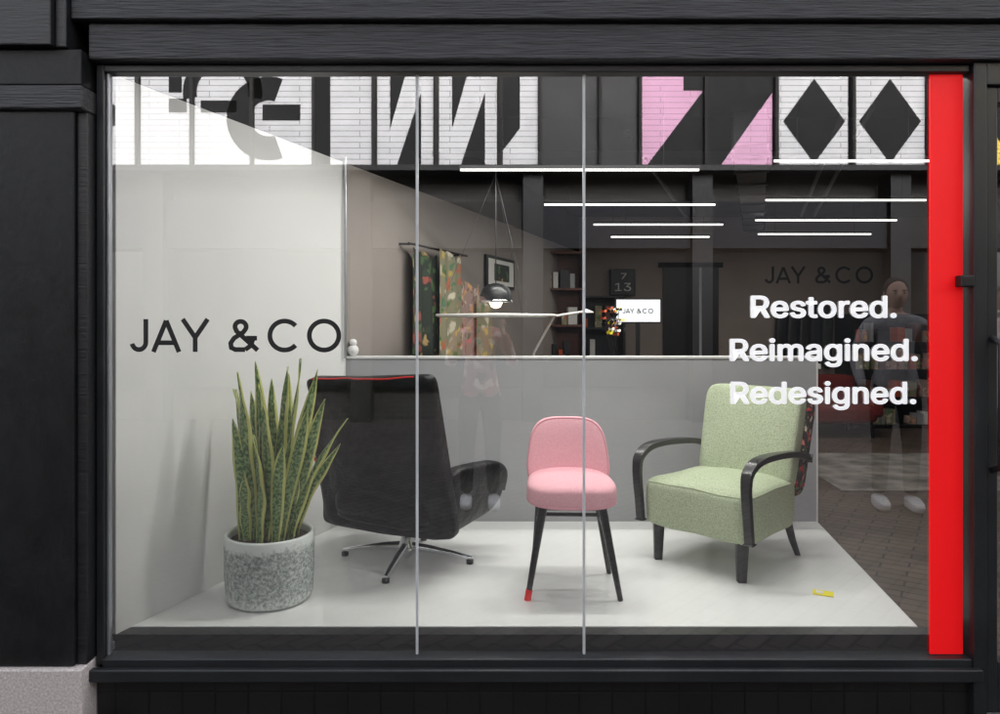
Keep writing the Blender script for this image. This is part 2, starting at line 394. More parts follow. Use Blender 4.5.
tube('door_handle',[(WX1+.078,-.036,.85),(WX1+.078,-.085,.87),(WX1+.078,-.085,1.33),(WX1+.078,-.036,1.35)],.012,M['dark_item'],B)
box('door_notice',2.0,2.12,-.0095,-.0065,1.05,1.22,M['paper'],B)
box('door_notice_b',2.0,2.10,-.0095,-.0065,.80,.86,M['red_tip'],B)
box('door_threshold',WX1+.05,2.95,-.03,.3,-.109,-.075,M['steel'],B)
box('fascia_lower',WX0-.035,4.6,-.075,.05,2.397,2.530,M['paint_grain'],B,.006)
box('fascia_reveal',WX0-.03,4.6,-.055,.05,2.5305,2.537,M['dark_item'],B)
box('fascia_upper',-1.52,4.6,-.10,.05,2.5375,3.25,M['paint_grain'],B,.006)
box('fascia_cornice',-4.2,4.7,-.22,.05,3.252,3.36,M['paint_black'],B,.012)
box('pillar_shaft',-2.35,-1.505,-.105,.05,.135,2.195,M['paint_pillar'],B,.006)
box('pillar_edge',-1.504,-1.466,-.085,.05,.135,2.195,M['paint_black'],B,.004)
box('pillar_band',-2.36,-1.464,-.125,.05,2.197,2.285,M['paint_grain'],B,.008)
box('pillar_neck',-2.36,-1.472,-.115,.05,2.287,2.42,M['paint_pillar'],B,.006)
box('pillar_block',-2.36,-1.565,-.15,.05,2.4225,3.25,M['paint_black'],B,.006)
box('pillar_block_side',-1.5635,-1.522,-.125,.05,2.4225,3.25,M['paint_black'],B,.006)
box('pillar_plinth',-2.37,-1.466,-.125,.05,-.11,.133,M['stone'],B,.006)
box('neighbour_wall',-4.2,-2.372,-.02,.06,-.11,3.25,M['brick2'],B)
box('right_pillar',2.952,4.6,-.09,.05,-.11,2.395,M['paint_pillar'],B,.006)
box('upper_storey',-9,12,.0,7.6,3.362,5.0,M['brick'],B)
for i in range(4):
    x=-3.2+i*2.4
    box('upper_window_%d'%i,x,x+1.1,-.02,-.001,3.75,4.8,M['opp_glass'],B)
    box('upper_window_sill_%d'%i,x-.06,x+1.16,-.07,-.003,3.68,3.745,M['kerb'],B)
box('left_neighbour_shop',-9,-4.202,.0,.3,-.11,3.36,M['brick'],B)
box('right_neighbour_shop',4.702,12,.0,.3,-.11,3.36,M['brick'],B)
kx=.385
def wl(y): return -1.43+kx*y
box('ceiling',-4.2,6.8,.055,7.6,2.86,3.0,M['dark_ceiling'],B)
box('header_back',-4.2,6.8,.0505,.0545,2.40,3.24,M['dark_ceiling'],B)
prism('display_wall',[(wl(.032),.032),(wl(1.60),1.60),(wl(1.60)-.1,1.64),(wl(.032)-.1,.07)],.0,2.372,M['white_wall'],B)
prism('display_wall_top',[(wl(.032),.032),(wl(7.5),7.5),(wl(7.5)-.1,7.54),(wl(.032)-.1,.07)],2.374,2.858,M['dark_ceiling'],B)
prism('side_wall',[(wl(1.602),1.602),(wl(7.5),7.5),(wl(7.5)-.1,7.54),(wl(1.602)-.1,1.64)],.0,2.371,M['inner_wall'],B)
tube('wall_trim_post',[(wl(1.58)+.012,1.56,1.19),(wl(1.58)+.012,1.56,2.4)],.009,M['steel'],B)
box('back_wall',-2,6.8,7.3,7.5,0,2.858,M['beige_wall'],B)
box('right_wall',6.5,6.8,.055,7.3,0,2.858,M['beige_wall'],B)
box('shop_floor',-4.2,6.8,.065,7.6,-.1,0.0,M['floor_wood'],B)
box('inner_sill',-1.6,1.868,.031,.098,.0,.196,M['dark_item'],B)
box('right_front_inner',2.96,6.8,.06,.1,0,2.85,M['beige_wall'],B)
prism('display_platform',[(wl(.10)+.002,.10),(1.745,.10),(2.045,1.60),(wl(1.60)+.002,1.60)],.001,.20,M['white_gloss'],B,.003)
box('display_partition',wl(1.60)-.08,2.04,1.602,1.66,.001,1.185,M['partition'],B)
box('partition_cap',wl(1.60)-.08,2.048,1.594,1.668,1.186,1.2,M['white_wall'],B,.002)
box('partition_end',2.041,2.049,1.598,1.664,.001,1.185,M['white_wall'],B)
box('ceiling_beam',-1.2,6.4,2.35,2.55,2.62,2.858,M['dark_ceiling'],B)
dd=Vector((.385,1,0)).normalized(); nn=Vector((dd.y,-dd.x,0))
p0=Vector((1.75,1.9,0)); p1=p0+dd*5.0
prism('air_duct',[p0-nn*.11,p0+nn*.11,p1+nn*.11,p1-nn*.11],2.55,2.78,M['duct'],B,.01)
for i in range(9):
    c=p0+dd*(.3+.55*i)
    prism('duct_flange_%d'%i,[c-nn*.125,c+nn*.125,c+nn*.125+dd*.03,c-nn*.125+dd*.03],2.535,2.795,M['duct'],B)
for i,off in enumerate((-.8,.55,.7,2.1)):
    q0=p0+nn*off; q1=q0+dd*5
    tube('conduit_%d'%i,[(q0.x,q0.y,2.72),(q1.x,q1.y,2.72)],.018,M['duct'],B)

# ------------------------------------------------------------------ LED tubes
def ledtube(x0,x1,y,z,w):
    e=empty('led_tube_light',((x0+x1)/2,y,z))
    L=(x1-x0)/2
    box('housing',-L,L,-.014,.014,.006,.028,M['dark_item'],e,.003)
    tube('diffuser',[(-L+.005,0,0),(L-.005,0,0)],.0068+.0010*y,M['tube'],e,res=2)
    for s in (-.7,.7): tube('hanger',[(s*L,0,.028),(s*L,0,2.858-z)],.002,M['dark_item'],e,res=1)
    if w:
        l=bpy.data.lights.new('lamp','AREA'); l.shape='RECTANGLE'; l.size=2*L; l.size_y=.04; l.energy=w; l.color=(1,.97,.93)
        o=bpy.data.objects.new('lamp',l); o.location=(0,0,-.022); link(o,e)
ledtube(-.13,1.39,1.79,2.37,26)
ledtube(.54,2.0,3.35,2.40,9)
ledtube(1.22,2.62,5.0,2.45,9)
ledtube(1.68,2.95,6.5,2.49,0)
ledtube(1.88,2.90,1.85,2.44,8)
ledtube(2.46,3.85,3.45,2.455,10)
ledtube(3.0,4.55,5.1,2.51,18)
ledtube(3.55,5.0,6.45,2.52,0)
# added tube, unseen behind the fascia, to brighten the window display
ledtube(-.35,1.75,.70,2.78,50)

# ------------------------------------------------------------------ lettering
logo('window_logo_lettering',-1.340,1.297,.1265,M['black_vinyl'],-.004)
sl=empty('window_slogan_lettering')
BW=.022
text('line_1','Restored.',1.040,1.602,1.428,.086,M['white_vinyl_glow'],-.004,sl,BW)
text('line_2','Reimagined.',.960,1.683,1.262,.086,M['white_vinyl_glow'],-.004,sl,BW)
text('line_3','Redesigned.',.963,1.677,1.097,.086,M['white_vinyl_glow'],-.004,sl,BW)
logo('wall_sign_lettering',3.98,1.93,.235,M['black_vinyl'],7.29)

# ------------------------------------------------------------------ pink chair
PZ=.2005
P=empty('pink_dining_chair',(.412,.52,PZ),math.radians(-3))
def seatd(p):
    q=p.copy(); t=(p.y+.215)/.43
    q.x*=1.0-.10*max(0,min(1,t)); q.z+=.012*(1-(p.x/.21)**2)*(1 if p.z>0 else 0)
    q.z-= .012*max(0,-p.y/.2)**2
    q+=Vector((0,-.01,.455)); return q
o,pt=superquad('seat',(.415,.42,.105),.62,.42,M['pink'],P,'z',seatd)
tube('seat_piping',[pt(2*math.pi*i/96,-.28)*1.0 for i in range(96)],.0045,M['pinkpipe'],P,True)
def backd(p):
    q=p.copy(); v=p.z/.18
    q.x*=1.0-.12*v if v>-.2 else 1.024
    q.y+= -1.3*q.x*q.x + .065*(v+1)*.5*1.2
    q+=Vector((0,.165,.575)); return q
o,pt=superquad('backrest',(.385,.06,.345),.52,.55,M['pink'],P,'y',backd)
tube('back_piping',[pt(2*math.pi*i/96,-.35) for i in range(96)],.004,M['pinkpipe'],P,True)
legs={'fl':((-.125,-.14,.42),(-.197,-.165,.0)),'fr':((.125,-.14,.42),(.207,-.150,.0)),'rl':((-.13,.12,.42),(-.165,.185,.0)),'rr':((.13,.12,.42),(.20,.19,.0))}
for n_,(a,b_) in legs.items():
    a=Vector(a); b_=Vector(b_)
    pts=[a.lerp(b_,i/8) for i in range(9)]
    tube('leg_'+n_,pts,.020,M['black_gloss'],P,radii=[1-.42*i/8 for i in range(9)])
a=Vector(legs['fl'][0]); b_=Vector(legs['fl'][1])
tube('leg_tip_red',[a.lerp(b_,.89),a.lerp(b_,1.002)],.0148,M['red_tip'],P)
def lp(n_,t): return Vector(legs[n_][0]).lerp(Vector(legs[n_][1]),t)
for n1,n2,t in (('fl','rl',.33),('fr','rr',.33),('rl','rr',.30)):
    tube('stretcher_'+n1+n2,[lp(n1,t),lp(n2,t)],.010,M['black_gloss'],P)
box('underframe',-.15,.15,-.15,.14,.385,.41,M['black_gloss'],P,.01)

# ------------------------------------------------------------------ green armchair
G=empty('green_armchair',(1.25,.92,PZ),math.radians(-47))
def gs(p):
    q=p.copy()
    if p.z>0: q.z+=.024*(1-(p.x/.29)**2)*(1-(p.y/.32)**2)
    q.x*=1.0-.05*(p.y/.3)
    if p.z<0: q.y+=.015*(-p.z/.12)*(1 if p.y<0 else 0)
    q.z+=.0025*math.sin(p.x*31+p.y*17)+.002*math.sin(p.y*41-p.x*13)
    q+=Vector((0,-.02,.290)); return q
o,pt=superquad('seat',(.56,.59,.245),.22,.24,M['green'],G,'z',gs,96,40)
tube('seat_piping_top',[pt(2*math.pi*i/160,.55) for i in range(160)],.004,M['greenpipe'],G,True)
def gb(p):
    q=p.copy(); v=p.z/.27
    q.x*=1.0+.03*v
    if p.y<0: q.y-=.02*(1-(p.x/.26)**2)*(1-v*v)
    q.y-=.25*q.x*q.x*1.0
    ang=math.radians(15); y,z=q.y,q.z+.27
    q.y=y*math.cos(ang)+z*math.sin(ang); q.z=-y*math.sin(ang)+z*math.cos(ang)
    q+=Vector((0,.225,.330)); return q
o,pt=superquad('backrest',(.53,.115,.55),.26,.35,M['green'],G,'y',gb)
tube('back_piping',[pt(2*math.pi*i/160,.5) for i in range(160)],.004,M['greenpipe'],G,True)
def gb2(p):
    q=p+Vector((0,.085,0)); 
    v=p.z/.27; q.x*=1.0+.03*v; q.y-=.25*q.x*q.x
    ang=math.radians(15); y,z=q.y,q.z+.27
    q.y=y*math.cos(ang)+z*math.sin(ang); q.z=-y*math.sin(ang)+z*math.cos(ang)
    return q+Vector((0,.225,.325))
superquad('floral_back_panel',(.55,.12,.55),.24,.35,M['floral_dark'],G,'y',gb2)
def catmull(P_,n=8):
    out=[]
    for i in range(len(P_)-1):
        p0=P_[max(0,i-1)];p1=P_[i];p2=P_[i+1];p3=P_[min(len(P_)-1,i+2)]
        for k_ in range(n):
            t=k_/n
            out.append(tuple(.5*((2*p1[j])+(-p0[j]+p2[j])*t+(2*p0[j]-5*p1[j]+4*p2[j]-p3[j])*t*t+(-p0[j]+3*p1[j]-3*p2[j]+p3[j])*t**3) for j in range(len(p1))))
    out.append(tuple(P_[-1])); return out
def sweep(name, path, w, th, mat, parent):
    vs=[];fs=[]
    n=len(path)
    for i,p in enumerate(path):
        a=Vector(path[max(0,i-1)][:3]); b2=Vector(path[min(n-1,i+1)][:3]); t=(b2-a); t.x=0; t.normalize()
        nrm=Vector((0,-t.z,t.y)); c=Vector(p[:3]); wf=p[3]
        for sx,sn in ((-1,-1),(1,-1),(1,1),(-1,1)):
            vs.append(c+Vector((sx*w/2*wf,0,0))+nrm*sn*th/2)
    for i in range(n-1):
        for k_ in range(4):
            fs.append((i*4+k_,i*4+(k_+1)%4,(i+1)*4+(k_+1)%4,(i+1)*4+k_))
    fs.append((0,1,2,3)); fs.append(tuple((n-1)*4+k_ for k_ in (3,2,1,0)))
    o=mesh(name,vs,fs,mat,parent)
    m=o.modifiers.new('b','BEVEL'); m.width=.006; m.segments=3; m.angle_limit=math.radians(50)
    for p in o.data.polygons: p.use_smooth=True
    o.modifiers.new('wn','WEIGHTED_NORMAL')
    return o
for s in (-1,1):
    pa=[(s*.285,.33,.51,.8),(s*.285,.2,.545,.9),(s*.29,0,.565,1.0),(s*.292,-.16,.57,1.1),(s*.292,-.26,.558,1.1),(s*.292,-.325,.52,1.0),(s*.292,-.34,.465,.9),(s*.292,-.335,.39,.85),(s*.292,-.322,.30,.8),(s*.292,-.31,.20,.8)]
    sweep('arm_%s'%('l' if s<0 else 'r'),catmull(pa),.052,.030,M['black_gloss'],G)
    tube('front_leg_%d'%s,[(s*.225,-.25,.19),(s*.225,-.255,.0)],.036,M['black_gloss'],G,radii=[1,.72],res=0)
    tube('rear_leg_%d'%s,[(s*.215,.25,.19),(s*.225,.285,.09),(s*.235,.33,.0)],.03,M['black_gloss'],G,radii=[1,.8,.6],res=0)

# ------------------------------------------------------------------ black lounge chair
L=empty('black_swivel_lounge_chair',(-.375,.90,PZ),math.radians(150))
lathe('column',[(.0,.0),(.045,.03),(.045,.075),(.028,.10),(.028,.27),(.07,.275),(.07,.29),(0,.29)],M['chrome'],L)
for i in range(4):
    a=math.radians(19+90*i)
    dx,dy=math.cos(a),math.sin(a)
    pts=[(dx*r,dy*r,z) for r,z in ((.02,.07),(.12,.062),(.24,.045),(.34,.026))]
    tube('base_foot_%d'%i,pts,.02,M['chrome'],L,radii=[1.2,1,.8,.55])
    lathe('glide_%d'%i,[(0,0),(.018,0),(.018,.02),(0,.02)],M['dark_item'],L,16).location=(dx*.33,dy*.33,0)
def ls(p):
    q=p.copy(); q.z+=.02*math.sin(p.x*9)*(1 if p.z>0 else 0); return q+Vector((0,-.04,.33))
superquad('seat',(.60,.60,.18),.3,.4,M['leather'],L,'z',ls)
def lb(p):
    q=p.copy(); v=p.z/.37
    q.x*=1.0-.035*v
    q.y-=.22*q.x*q.x
    if p.y>0: q.y+=.012*math.sin(v*5+1.2)+.010*math.sin(p.x*14+v*3)+.004*math.sin(p.x*37-v*11)
    q.z+=-.018*(p.x/.36)*(1 if v>0 else .4)
    ang=math.radians(12); y,z=q.y,q.z+.37
    q.y=y*math.cos(ang)+z*math.sin(ang); q.z=-y*math.sin(ang)+z*math.cos(ang)
    return q+Vector((0.01,.165,.205))
o,pt=superquad('backrest',(.775,.115,.785),.10,.42,M['leather'],L,'y',lb,120,40)
edge=[lb(Vector((.372,.048,-.10+.04*i))) for i in range(11)]
tube('red_side_trim',[(p.x+.006,p.y,p.z) for p in edge],.005,M['red_tip'],L)
edge=[lb(Vector((.33-.03*i,.03,.392))) for i in range(22)]
tube('red_top_trim',[(p.x,p.y,p.z) for p in edge],.0032,M['red_tip'],L)
for s in (-1,1):
    def la(p,s=s):
        q=p.copy(); q.z*=1.0+.12*(p.y/.25); q.x+=s*.03*(p.z/.15)
        if p.y<-.1: q.z-=.03*((-p.y-.1)/.15)**2*(1 if p.z>0 else -.6)
        return q+Vector((s*.325,-.11,.36))
    superquad('armrest_%s'%('l' if s<0 else 'r'),(.12,.58,.30),.4,.5,M['leather'],L,'x',la)
superquad('under_shell',(.62,.5,.08),.4,.6,M['leather'],L,'z',lambda p:p+Vector((0,.0,.255)))

# ------------------------------------------------------------------ potted plant
T=empty('potted_snake_plant',(-.925,.40,PZ))
prof=[(.0,.0),(.165,.0),(.178,.008),(.186,.03),(.191,.12),(.192,.22),(.193,.285),(.189,.292),(.179,.292),(.175,.28),(.173,.25)]
lathe('pot',prof,M['pot'],T,96)
lathe('soil',[(0,.262),(.08,.265),(.175,.258)],M['soil'],T,48)
def leaf(i,bx,by,h,w,lx,ly,bend,face,twist):
    nv,nu=18,6; vs=[];uv=[];fs=[]
    for j in range(nv+1):
        t=j/nv
        cx=bx+lx*(t*.5+bend*t*t*.5+.0)*h+.006*math.sin(t*5+i*2); cy=by+ly*(t*.5+bend*t*t*.5)*h
        cz=.255+h*t*(1-.10*bend*t*(lx*lx+ly*ly))
        ww=w*(.55+.75*math.sin(min(1,t*1.15+.1)*math.pi*.62))*(1-max(0,(t-.66)/.34)**1.7) + .0006
        an=face+twist*t+.10*math.sin(t*6+i)
        ux,uy=math.cos(an),math.sin(an)
        for k_ in range(nu+1):
            u=-1+2*k_/nu
            fold=.22*ww*(u*u)+.004*math.sin(t*17+i+u*2)
            vs.append((cx+ux*u*ww/2-uy*fold, cy+uy*u*ww/2+ux*fold, cz)); uv.append(((u+1)/2,t+i*.37))
    for j in range(nv):
        for k_ in range(nu):
            a=j*(nu+1)+k_; fs.append((a,a+1,a+nu+2,a+nu+1))
    o=mesh('leaf_%d'%i,vs,fs,M['leaf'],T,True,uv)
    m=o.modifiers.new('s','SOLIDIFY'); m.thickness=.003
spec=[(-.09,0,.66,.052,-.10,0,.2),(-.06,-.05,.74,.055,-.10,-.03,.3),(-.03,.03,.78,.05,-.08,.03,.3),(0,-.06,.60,.055,.0,-.05,.2),(.02,.0,.76,.055,.08,0,.4),
 (.05,-.03,.80,.05,.14,-.05,.3),(.08,.02,.62,.052,.28,0,.5),(.09,-.05,.56,.046,.44,-.1,.8),(-.10,.05,.44,.05,-.04,.1,.2),(.02,.07,.72,.05,.06,.1,.2),
 (-.05,.08,.64,.05,-.14,.1,.3),(.06,.07,.74,.048,.18,.1,.3),(-.02,-.09,.48,.052,-.03,-.08,.3),(.04,-.09,.44,.05,.14,-.1,.5),(.10,.03,.42,.045,.42,.05,.8),
 (-.10,-.04,.54,.05,-.10,-.06,.1),(-.02,.0,.68,.045,-.05,0,.2),(-.08,.02,.66,.05,-.18,0,.2),(.07,-.07,.60,.05,.22,-.08,.5),(-.04,-.02,.42,.05,-.02,-.12,.3),
 (-.085,-.06,.32,.048,-.05,-.08,.1),(.085,-.03,.31,.045,.20,-.1,.3),(-.01,.05,.70,.05,.0,.05,.3),(-.07,-.02,.58,.05,-.06,-.05,.3)]
for i,(bx,by,h,w,lx,ly,bd) in enumerate(spec):
    leaf(i,bx,by,h,w*.98,lx,ly,bd+.4,random.uniform(-.7,.7),random.uniform(-1.2,1.2))

# ------------------------------------------------------------------ floor label
lab=empty('price_label',(1.53,.44,PZ),math.radians(-25))
box('card',-.042,.042,-.03,.03,.001,.004,M['yellow'],lab)
box('printed_block',-.03,.0,-.015,.015,.0045,.0055,M['paper'],lab)

# ------------------------------------------------------------------ pendant lamp
D=empty('pendant_lamp',(.105,2.0,1.435))
lathe('disc_reflector',[(.0,.0),(.385,.004),(.400,.012),(.395,.024),(.06,.03),(0,.03)],M['paper'],D,96)
lathe('dome',[(.108,.115),(.106,.15),(.09,.19),(.06,.215),(.02,.228),(.0,.23)],M['dark_item'],D,48)
lathe('chrome_ring',[(.11,.10),(.112,.108),(.11,.116),(.1,.116),(.1,.10)],M['chrome'],D,48)
lathe('bulb',[(0,.06),(.03,.07),(.045,.10),(.03,.13),(0,.14)],M['bulb'],D,24)
tube('cord',[(0,0,.23),(0,0,1.41)],.004,M['dark_item'],D)
for i in range(3):
    a=math.radians(180+120*i)
    tube('wire_%d'%i,[(.39*math.cos(a),.39*math.sin(a),.02),(0,0,.95)],.0010,M['duct'],D,res=1)

# ------------------------------------------------------------------ desk lamp on a console behind the partition
C=empty('console_table')
box('top',.1,2.0,1.9,2.35,.86,.90,M['walnut'],C,.004)
for i,(x,y) in enumerate(((.14,1.94),(1.96,1.94),(.14,2.31),(1.96,2.31))): box('leg_%d'%i,x-.02,x+.02,y-.02,y+.02,0,.86,M['walnut'],C)
A=empty('desk_lamp',(.33,2.05,.90))
lathe('foot',[(0,0),(.07,0),(.07,.012),(.0,.016)],M['paper'],A,32)
tube('arm_lower',[(0,0,.01),(.03,0,.30),(.165,0,.545)],.009,M['paper'],A)
tube('arm_upper',[(.165,0,.545),(.36,0,.575)],.008,M['paper'],A)
lathe('head',[(0,.02),(.05,.0),(.05,-.008),(0,-.01)],M['paper'],A,32).location=(.38,0,.575)
V=empty('white_bubble_vase',(-.775,1.63,1.201))
lathe('lower_ball',[(0,0)]+[(.034*math.sin(t/12*math.pi),.034-.034*math.cos(t/12*math.pi)) for t in range(1,12)]+[(0.001,.068)],M['white_wall'],V,24)
lathe('upper_ball',[(0.001,.058)]+[(.024*math.sin(t/12*math.pi),.080-.024*math.cos(t/12*math.pi)) for t in range(1,12)]+[(.0,.104)],M['white_wall'],V,24)

# ------------------------------------------------------------------ textiles on left wall
def drape(name, ya, yb, z0, z1, mat, off):
    vs=[];fs=[];nu,nv=30,14
    nrm=Vector((1,-kx,0)).normalized()
    for j in range(nv+1):
        for i in range(nu+1):
            u=i/nu; v=j/nv; y=ya+(yb-ya)*u
            d=off+.02*math.sin(u*22+v*1.5)*(1-.5*v)+.012*math.sin(u*9+2)
            p=Vector((wl(y),y,z0+(z1-z0)*v+.03*math.sin(u*7)+.02*math.sin(u*17)))+nrm*d
            vs.append(p)
    for j in range(nv):
        for i in range(nu):
            a=j*(nu+1)+i; fs.append((a,a+1,a+nu+2,a+nu+1))
    return mesh(name,vs,fs,mat,FR,True)
FR=empty('textile_sample_rack')
drape('textile_a',2.28,2.75,.9,1.90,M['floral_c'],.07)
drape('textile_b',2.62,3.1,.8,1.93,M['floral_a'],.11)
drape('textile_c',3.0,3.55,.7,1.72,M['floral_b'],.08)
drape('textile_d',3.3,3.75,.8,1.60,M['floral_a'],.12)
nrm=Vector((1,-kx,0)).normalized()
tube('rail',[(wl(2.2)+.09,2.2,1.95),(wl(3.2)+.09,3.2,1.95)],.008,M['dark_item'],FR)
for y in (2.25,3.15): tube('bracket_%d'%int(y*100),[(wl(y),y,1.95),(wl(y)+.09,y,1.95)],.008,M['dark_item'],FR)
PF=empty('framed_picture')
def wallquad(name,ya,yb,z0,z1,off,mat,th=.02):
    a=Vector((wl(ya),ya,0))+nrm*off; b_=Vector((wl(yb),yb,0))+nrm*off
    prism(name,[a,b_,b_+nrm*th,a+nrm*th],z0,z1,mat,PF)
wallquad('frame',3.80,4.55,1.72,2.02,.005,M['dark_item'],.025)
wallquad('mount',3.84,4.51,1.75,1.99,.031,M['paper'],.004)
wallquad('print',3.98,4.37,1.79,1.95,.036,M['floral_c'],.004)

# ------------------------------------------------------------------ rear interior furniture
def shelf(name,x0,x1,y0,y1,h,mat,n,fill=True):
    e=empty(name)
    box('side_l',x0,x0+.03,y0,y1,0,h,mat,e); box('side_r',x1-.03,x1,y0,y1,0,h,mat,e); box('rear',x0+.03,x1-.03,y1-.02,y1,0,h,mat,e)
    for i in range(n+1):
        z=.02+(h-.05)*i/n; box('board_%d'%i,x0+.031,x1-.031,y0,y1-.021,z,z+.025,mat,e)
        if fill and i<n:
            x=x0+.05
            while x<x1-.12:
                w=random.uniform(.03,.11); hh=random.uniform(.3,.8)*(h/n-.05)
                m=random.choice([M['paper'],M['orange'],M['dark_item'],M['floral_b'],M['walnut'],M['floral_a'],M['partition']])
                if random.random()<.75: box('item',x,x+w,y0+.04,y0+.04+.18,z+.026,z+.026+hh,m,e)
                x+=w+random.uniform(.005,.05)
    return e
shelf('bookcase',.72,1.26,5.9,6.25,2.25,M['walnut'],5)
shelf('storage_shelf',1.30,1.95,6.9,7.25,1.75,M['dark_item'],4)
dk=empty('interior_doorway')
box('door_leaf',2.55,3.05,7.27,7.295,0,2.15,M['dark_item'],dk); box('door_leaf_b',3.09,3.32,7.27,7.295,0,2.15,M['dark_item'],dk)
box('architrave',2.48,3.38,7.262,7.269,2.15,2.22,M['black_panel'],dk); box('opening',3.051,3.089,7.28,7.296,0,2.15,M['partition'],dk)
cl=empty('flip_clock',(1.97,7.2,1.94))
box('case',-.17,.17,-.03,.09,-.18,.18,M['dark_item'],cl,.01)
text('day_digits','13',-.11,.11,-.12,.11,M['paper'],-.034,cl)
text('hour_digits','7',-.03,.05,.045,.08,M['paper'],-.034,cl)
mo=empty('display_monitor',(1.54,4.25,1.51))
box('bezel',-.225,.225,0,.03,-.12,.12,M['dark_item'],mo,.004)
box('panel',-.213,.213,-.004,-.001,-.108,.108,M['screen'],mo)
logo('panel_logo',-.15,-.025,.046,M['black_vinyl'],-.006,mo)
box('stand',-.02,.02,.01,.03,-.48,-.12,M['dark_item'],mo); box('stand_foot',-.1,.1,-.05,.1,-.5,-.481,M['dark_item'],mo)
de=empty('sales_desk')
box('worktop',.9,3.2,4.0,4.7,.96,1.008,M['paper'],de); box('front',.95,3.15,4.05,4.08,0,.959,M['walnut'],de); box('side',.95,.98,4.08,4.65,0,.959,M['walnut'],de); box('side_b',3.12,3.15,4.08,4.65,0,.959,M['walnut'],de)
ca=empty('clothes_on_hooks')
for i in range(5):
    x=4.15+i*.16
    superquad('garment_%d'%i,(.15,.10,.9),.6,.6,random.choice([M['jacket'],M['dark_item'],M['partition'],M['denim']]),ca,'z',lambda p,x=x:p+Vector((x+.01*math.sin(p.z*9),7.2,1.2)),20,12)
fl=empty('flower_vase',(.90,2.1,.90))
lathe('vase',[(0,0),(.05,0),(.06,.1),(.04,.2),(.03,.26),(.035,.28)],M['dark_item'],fl,24)
for i in range(34):
    a=random.uniform(0,6.28); r=random.uniform(.0,.08); z=random.uniform(.42,.60); x,y=r*math.cos(a),r*math.sin(a)
    if i%2==0: tube('stem_%d'%i,[(0,0,.25),(x*.6,y*.6,.25+(z-.25)*.6),(x,y,z)],.0022,M['dark_item'],fl,res=1)
    m=random.choice([M['orange'],M['yellow'],M['paper'],M['black_panel'],M['black_panel']])
    for q in range(5):
        b2=a+q*1.257
        v=[(x,y,z),(x+.016*math.cos(b2)-.007*math.sin(b2),y+.016*math.sin(b2)+.007*math.cos(b2),z+.012),(x+.024*math.cos(b2),y+.024*math.sin(b2),z+.004),(x+.016*math.cos(b2)+.007*math.sin(b2),y+.016*math.sin(b2)-.007*math.cos(b2),z-.01)]
        mesh('petal',v,[(0,1,2,3)],m,fl)
mesh('rug',[(3.0,3.2,.006),(4.6,3.2,.006),(4.9,4.9,.006),(3.2,4.9,.006)],[(0,1,2,3)],M['rug'])
so=empty('red_sofa',(4.25,6.2,0))
superquad('seat',(1.1,.7,.22),.25,.35,M['darkred'],so,'z',lambda p:p+Vector((0,0,.28)))
superquad('backrest',(1.1,.2,.45),.25,.4,M['darkred'],so,'y',lambda p:p+Vector((0,.3,.50)))
for s in (-1,1):
    superquad('arm_%d'%s,(.16,.7,.28),.3,.4,M['darkred'],so,'x',lambda p,s=s:p+Vector((s*.52,0,.38)))
    for t in (-.3,.3): tube('leg_%d%d'%(s,t*10),[(s*.45,t,.2),(s*.47,t,0)],.02,M['black_gloss'],so)
shelf('display_cabinet',4.9,6.2,6.7,7.2,1.5,M['dark_item'],4)
st=empty('side_table',(3.05,4.6,0))
lathe('top',[(0,.5),(.25,.5),(.25,.53),(0,.53)],M['walnut'],st,40)
for i in range(3):
    a=i*2.09+.4; tube('leg_%d'%i,[(.1*math.cos(a),.1*math.sin(a),.5),(.2*math.cos(a),.2*math.sin(a),0)],.014,M['black_gloss'],st)
lathe('pot',[(0,.53),(.06,.53),(.08,.62),(.05,.7)],M['pot'],st,24)
cr=empty('clothes_rail')
tube('rail',[(5.0,3.0,1.5),(5.0,4.4,1.5)],.014,M['steel'],cr)
for y in (3.0,4.4): tube('upright_%d'%(y*10),[(5.0,y,0),(5.0,y,1.5)],.014,M['steel'],cr)
for i in range(12):
    y=3.1+i*.11; box('fabric_%d'%i,4.78,5.22,y,y+.05,.6,1.44,random.choice([M['floral_a'],M['floral_b'],M['jacket'],M['orange'],M['hoodie'],M['floral_dark']]),cr,.015)

# ------------------------------------------------------------------ opposite building (seen as the reflection)
O=empty('opposite_building')
OY=-8.0; R=1/67.0
def mu(u,v): return ((u-480)*R, 1.42-(v-320)*R)
box('body',-22,26,-16,OY-.35,-.11,6.6,M['brick2'],O)
box('mural_backing',-22,26,OY-.35,OY-.05,3.70,5.6,M['opp_dark'],O)
box('parapet',-22,26,OY-.4,OY+.1,5.6,5.75,M['opp_dark'],O)
box('mural_ledge',-22,26,OY-.3,OY+.18,3.62,3.70,M['opp_dark'],O)
def panel(u0,u1,mat,v0=40,v1=164):
    a=mu(u0,v1); b_=mu(u1,v0)
    box('mural_panel',a[0],b_[0],OY-.048,OY-.03,a[1],b_[1],mat,O)
def shape(pts,mat=None,lay=0):
    y=OY-.024+.004*lay
    v=[(mu(*p)[0],y,mu(*p)[1]) for p in pts]
    mesh('mural_shape',v,[tuple(range(len(v)))],mat or M['black_panel'],O)
for u0,u1 in ((110,136),(140,190),(194,250),(254,311),(317,371),(377,433),(439,497),(503,538)): panel(u0,u1,M['white_panel'])
for u0,u1 in ((642,703),(708,773)): panel(u0,u1,M['pink_panel'])
for u0,u1 in ((780,849),(857,926)): panel(u0,u1,M['white_panel'])
for u0,u1 in ((984,1050),(1056,1120),(1126,1190)): panel(u0,u1,M['yellow_panel'])
for u0,u1 in ((1200,1270),(1280,1350),(1360,1430)): panel(u0,u1,M['white_panel'])
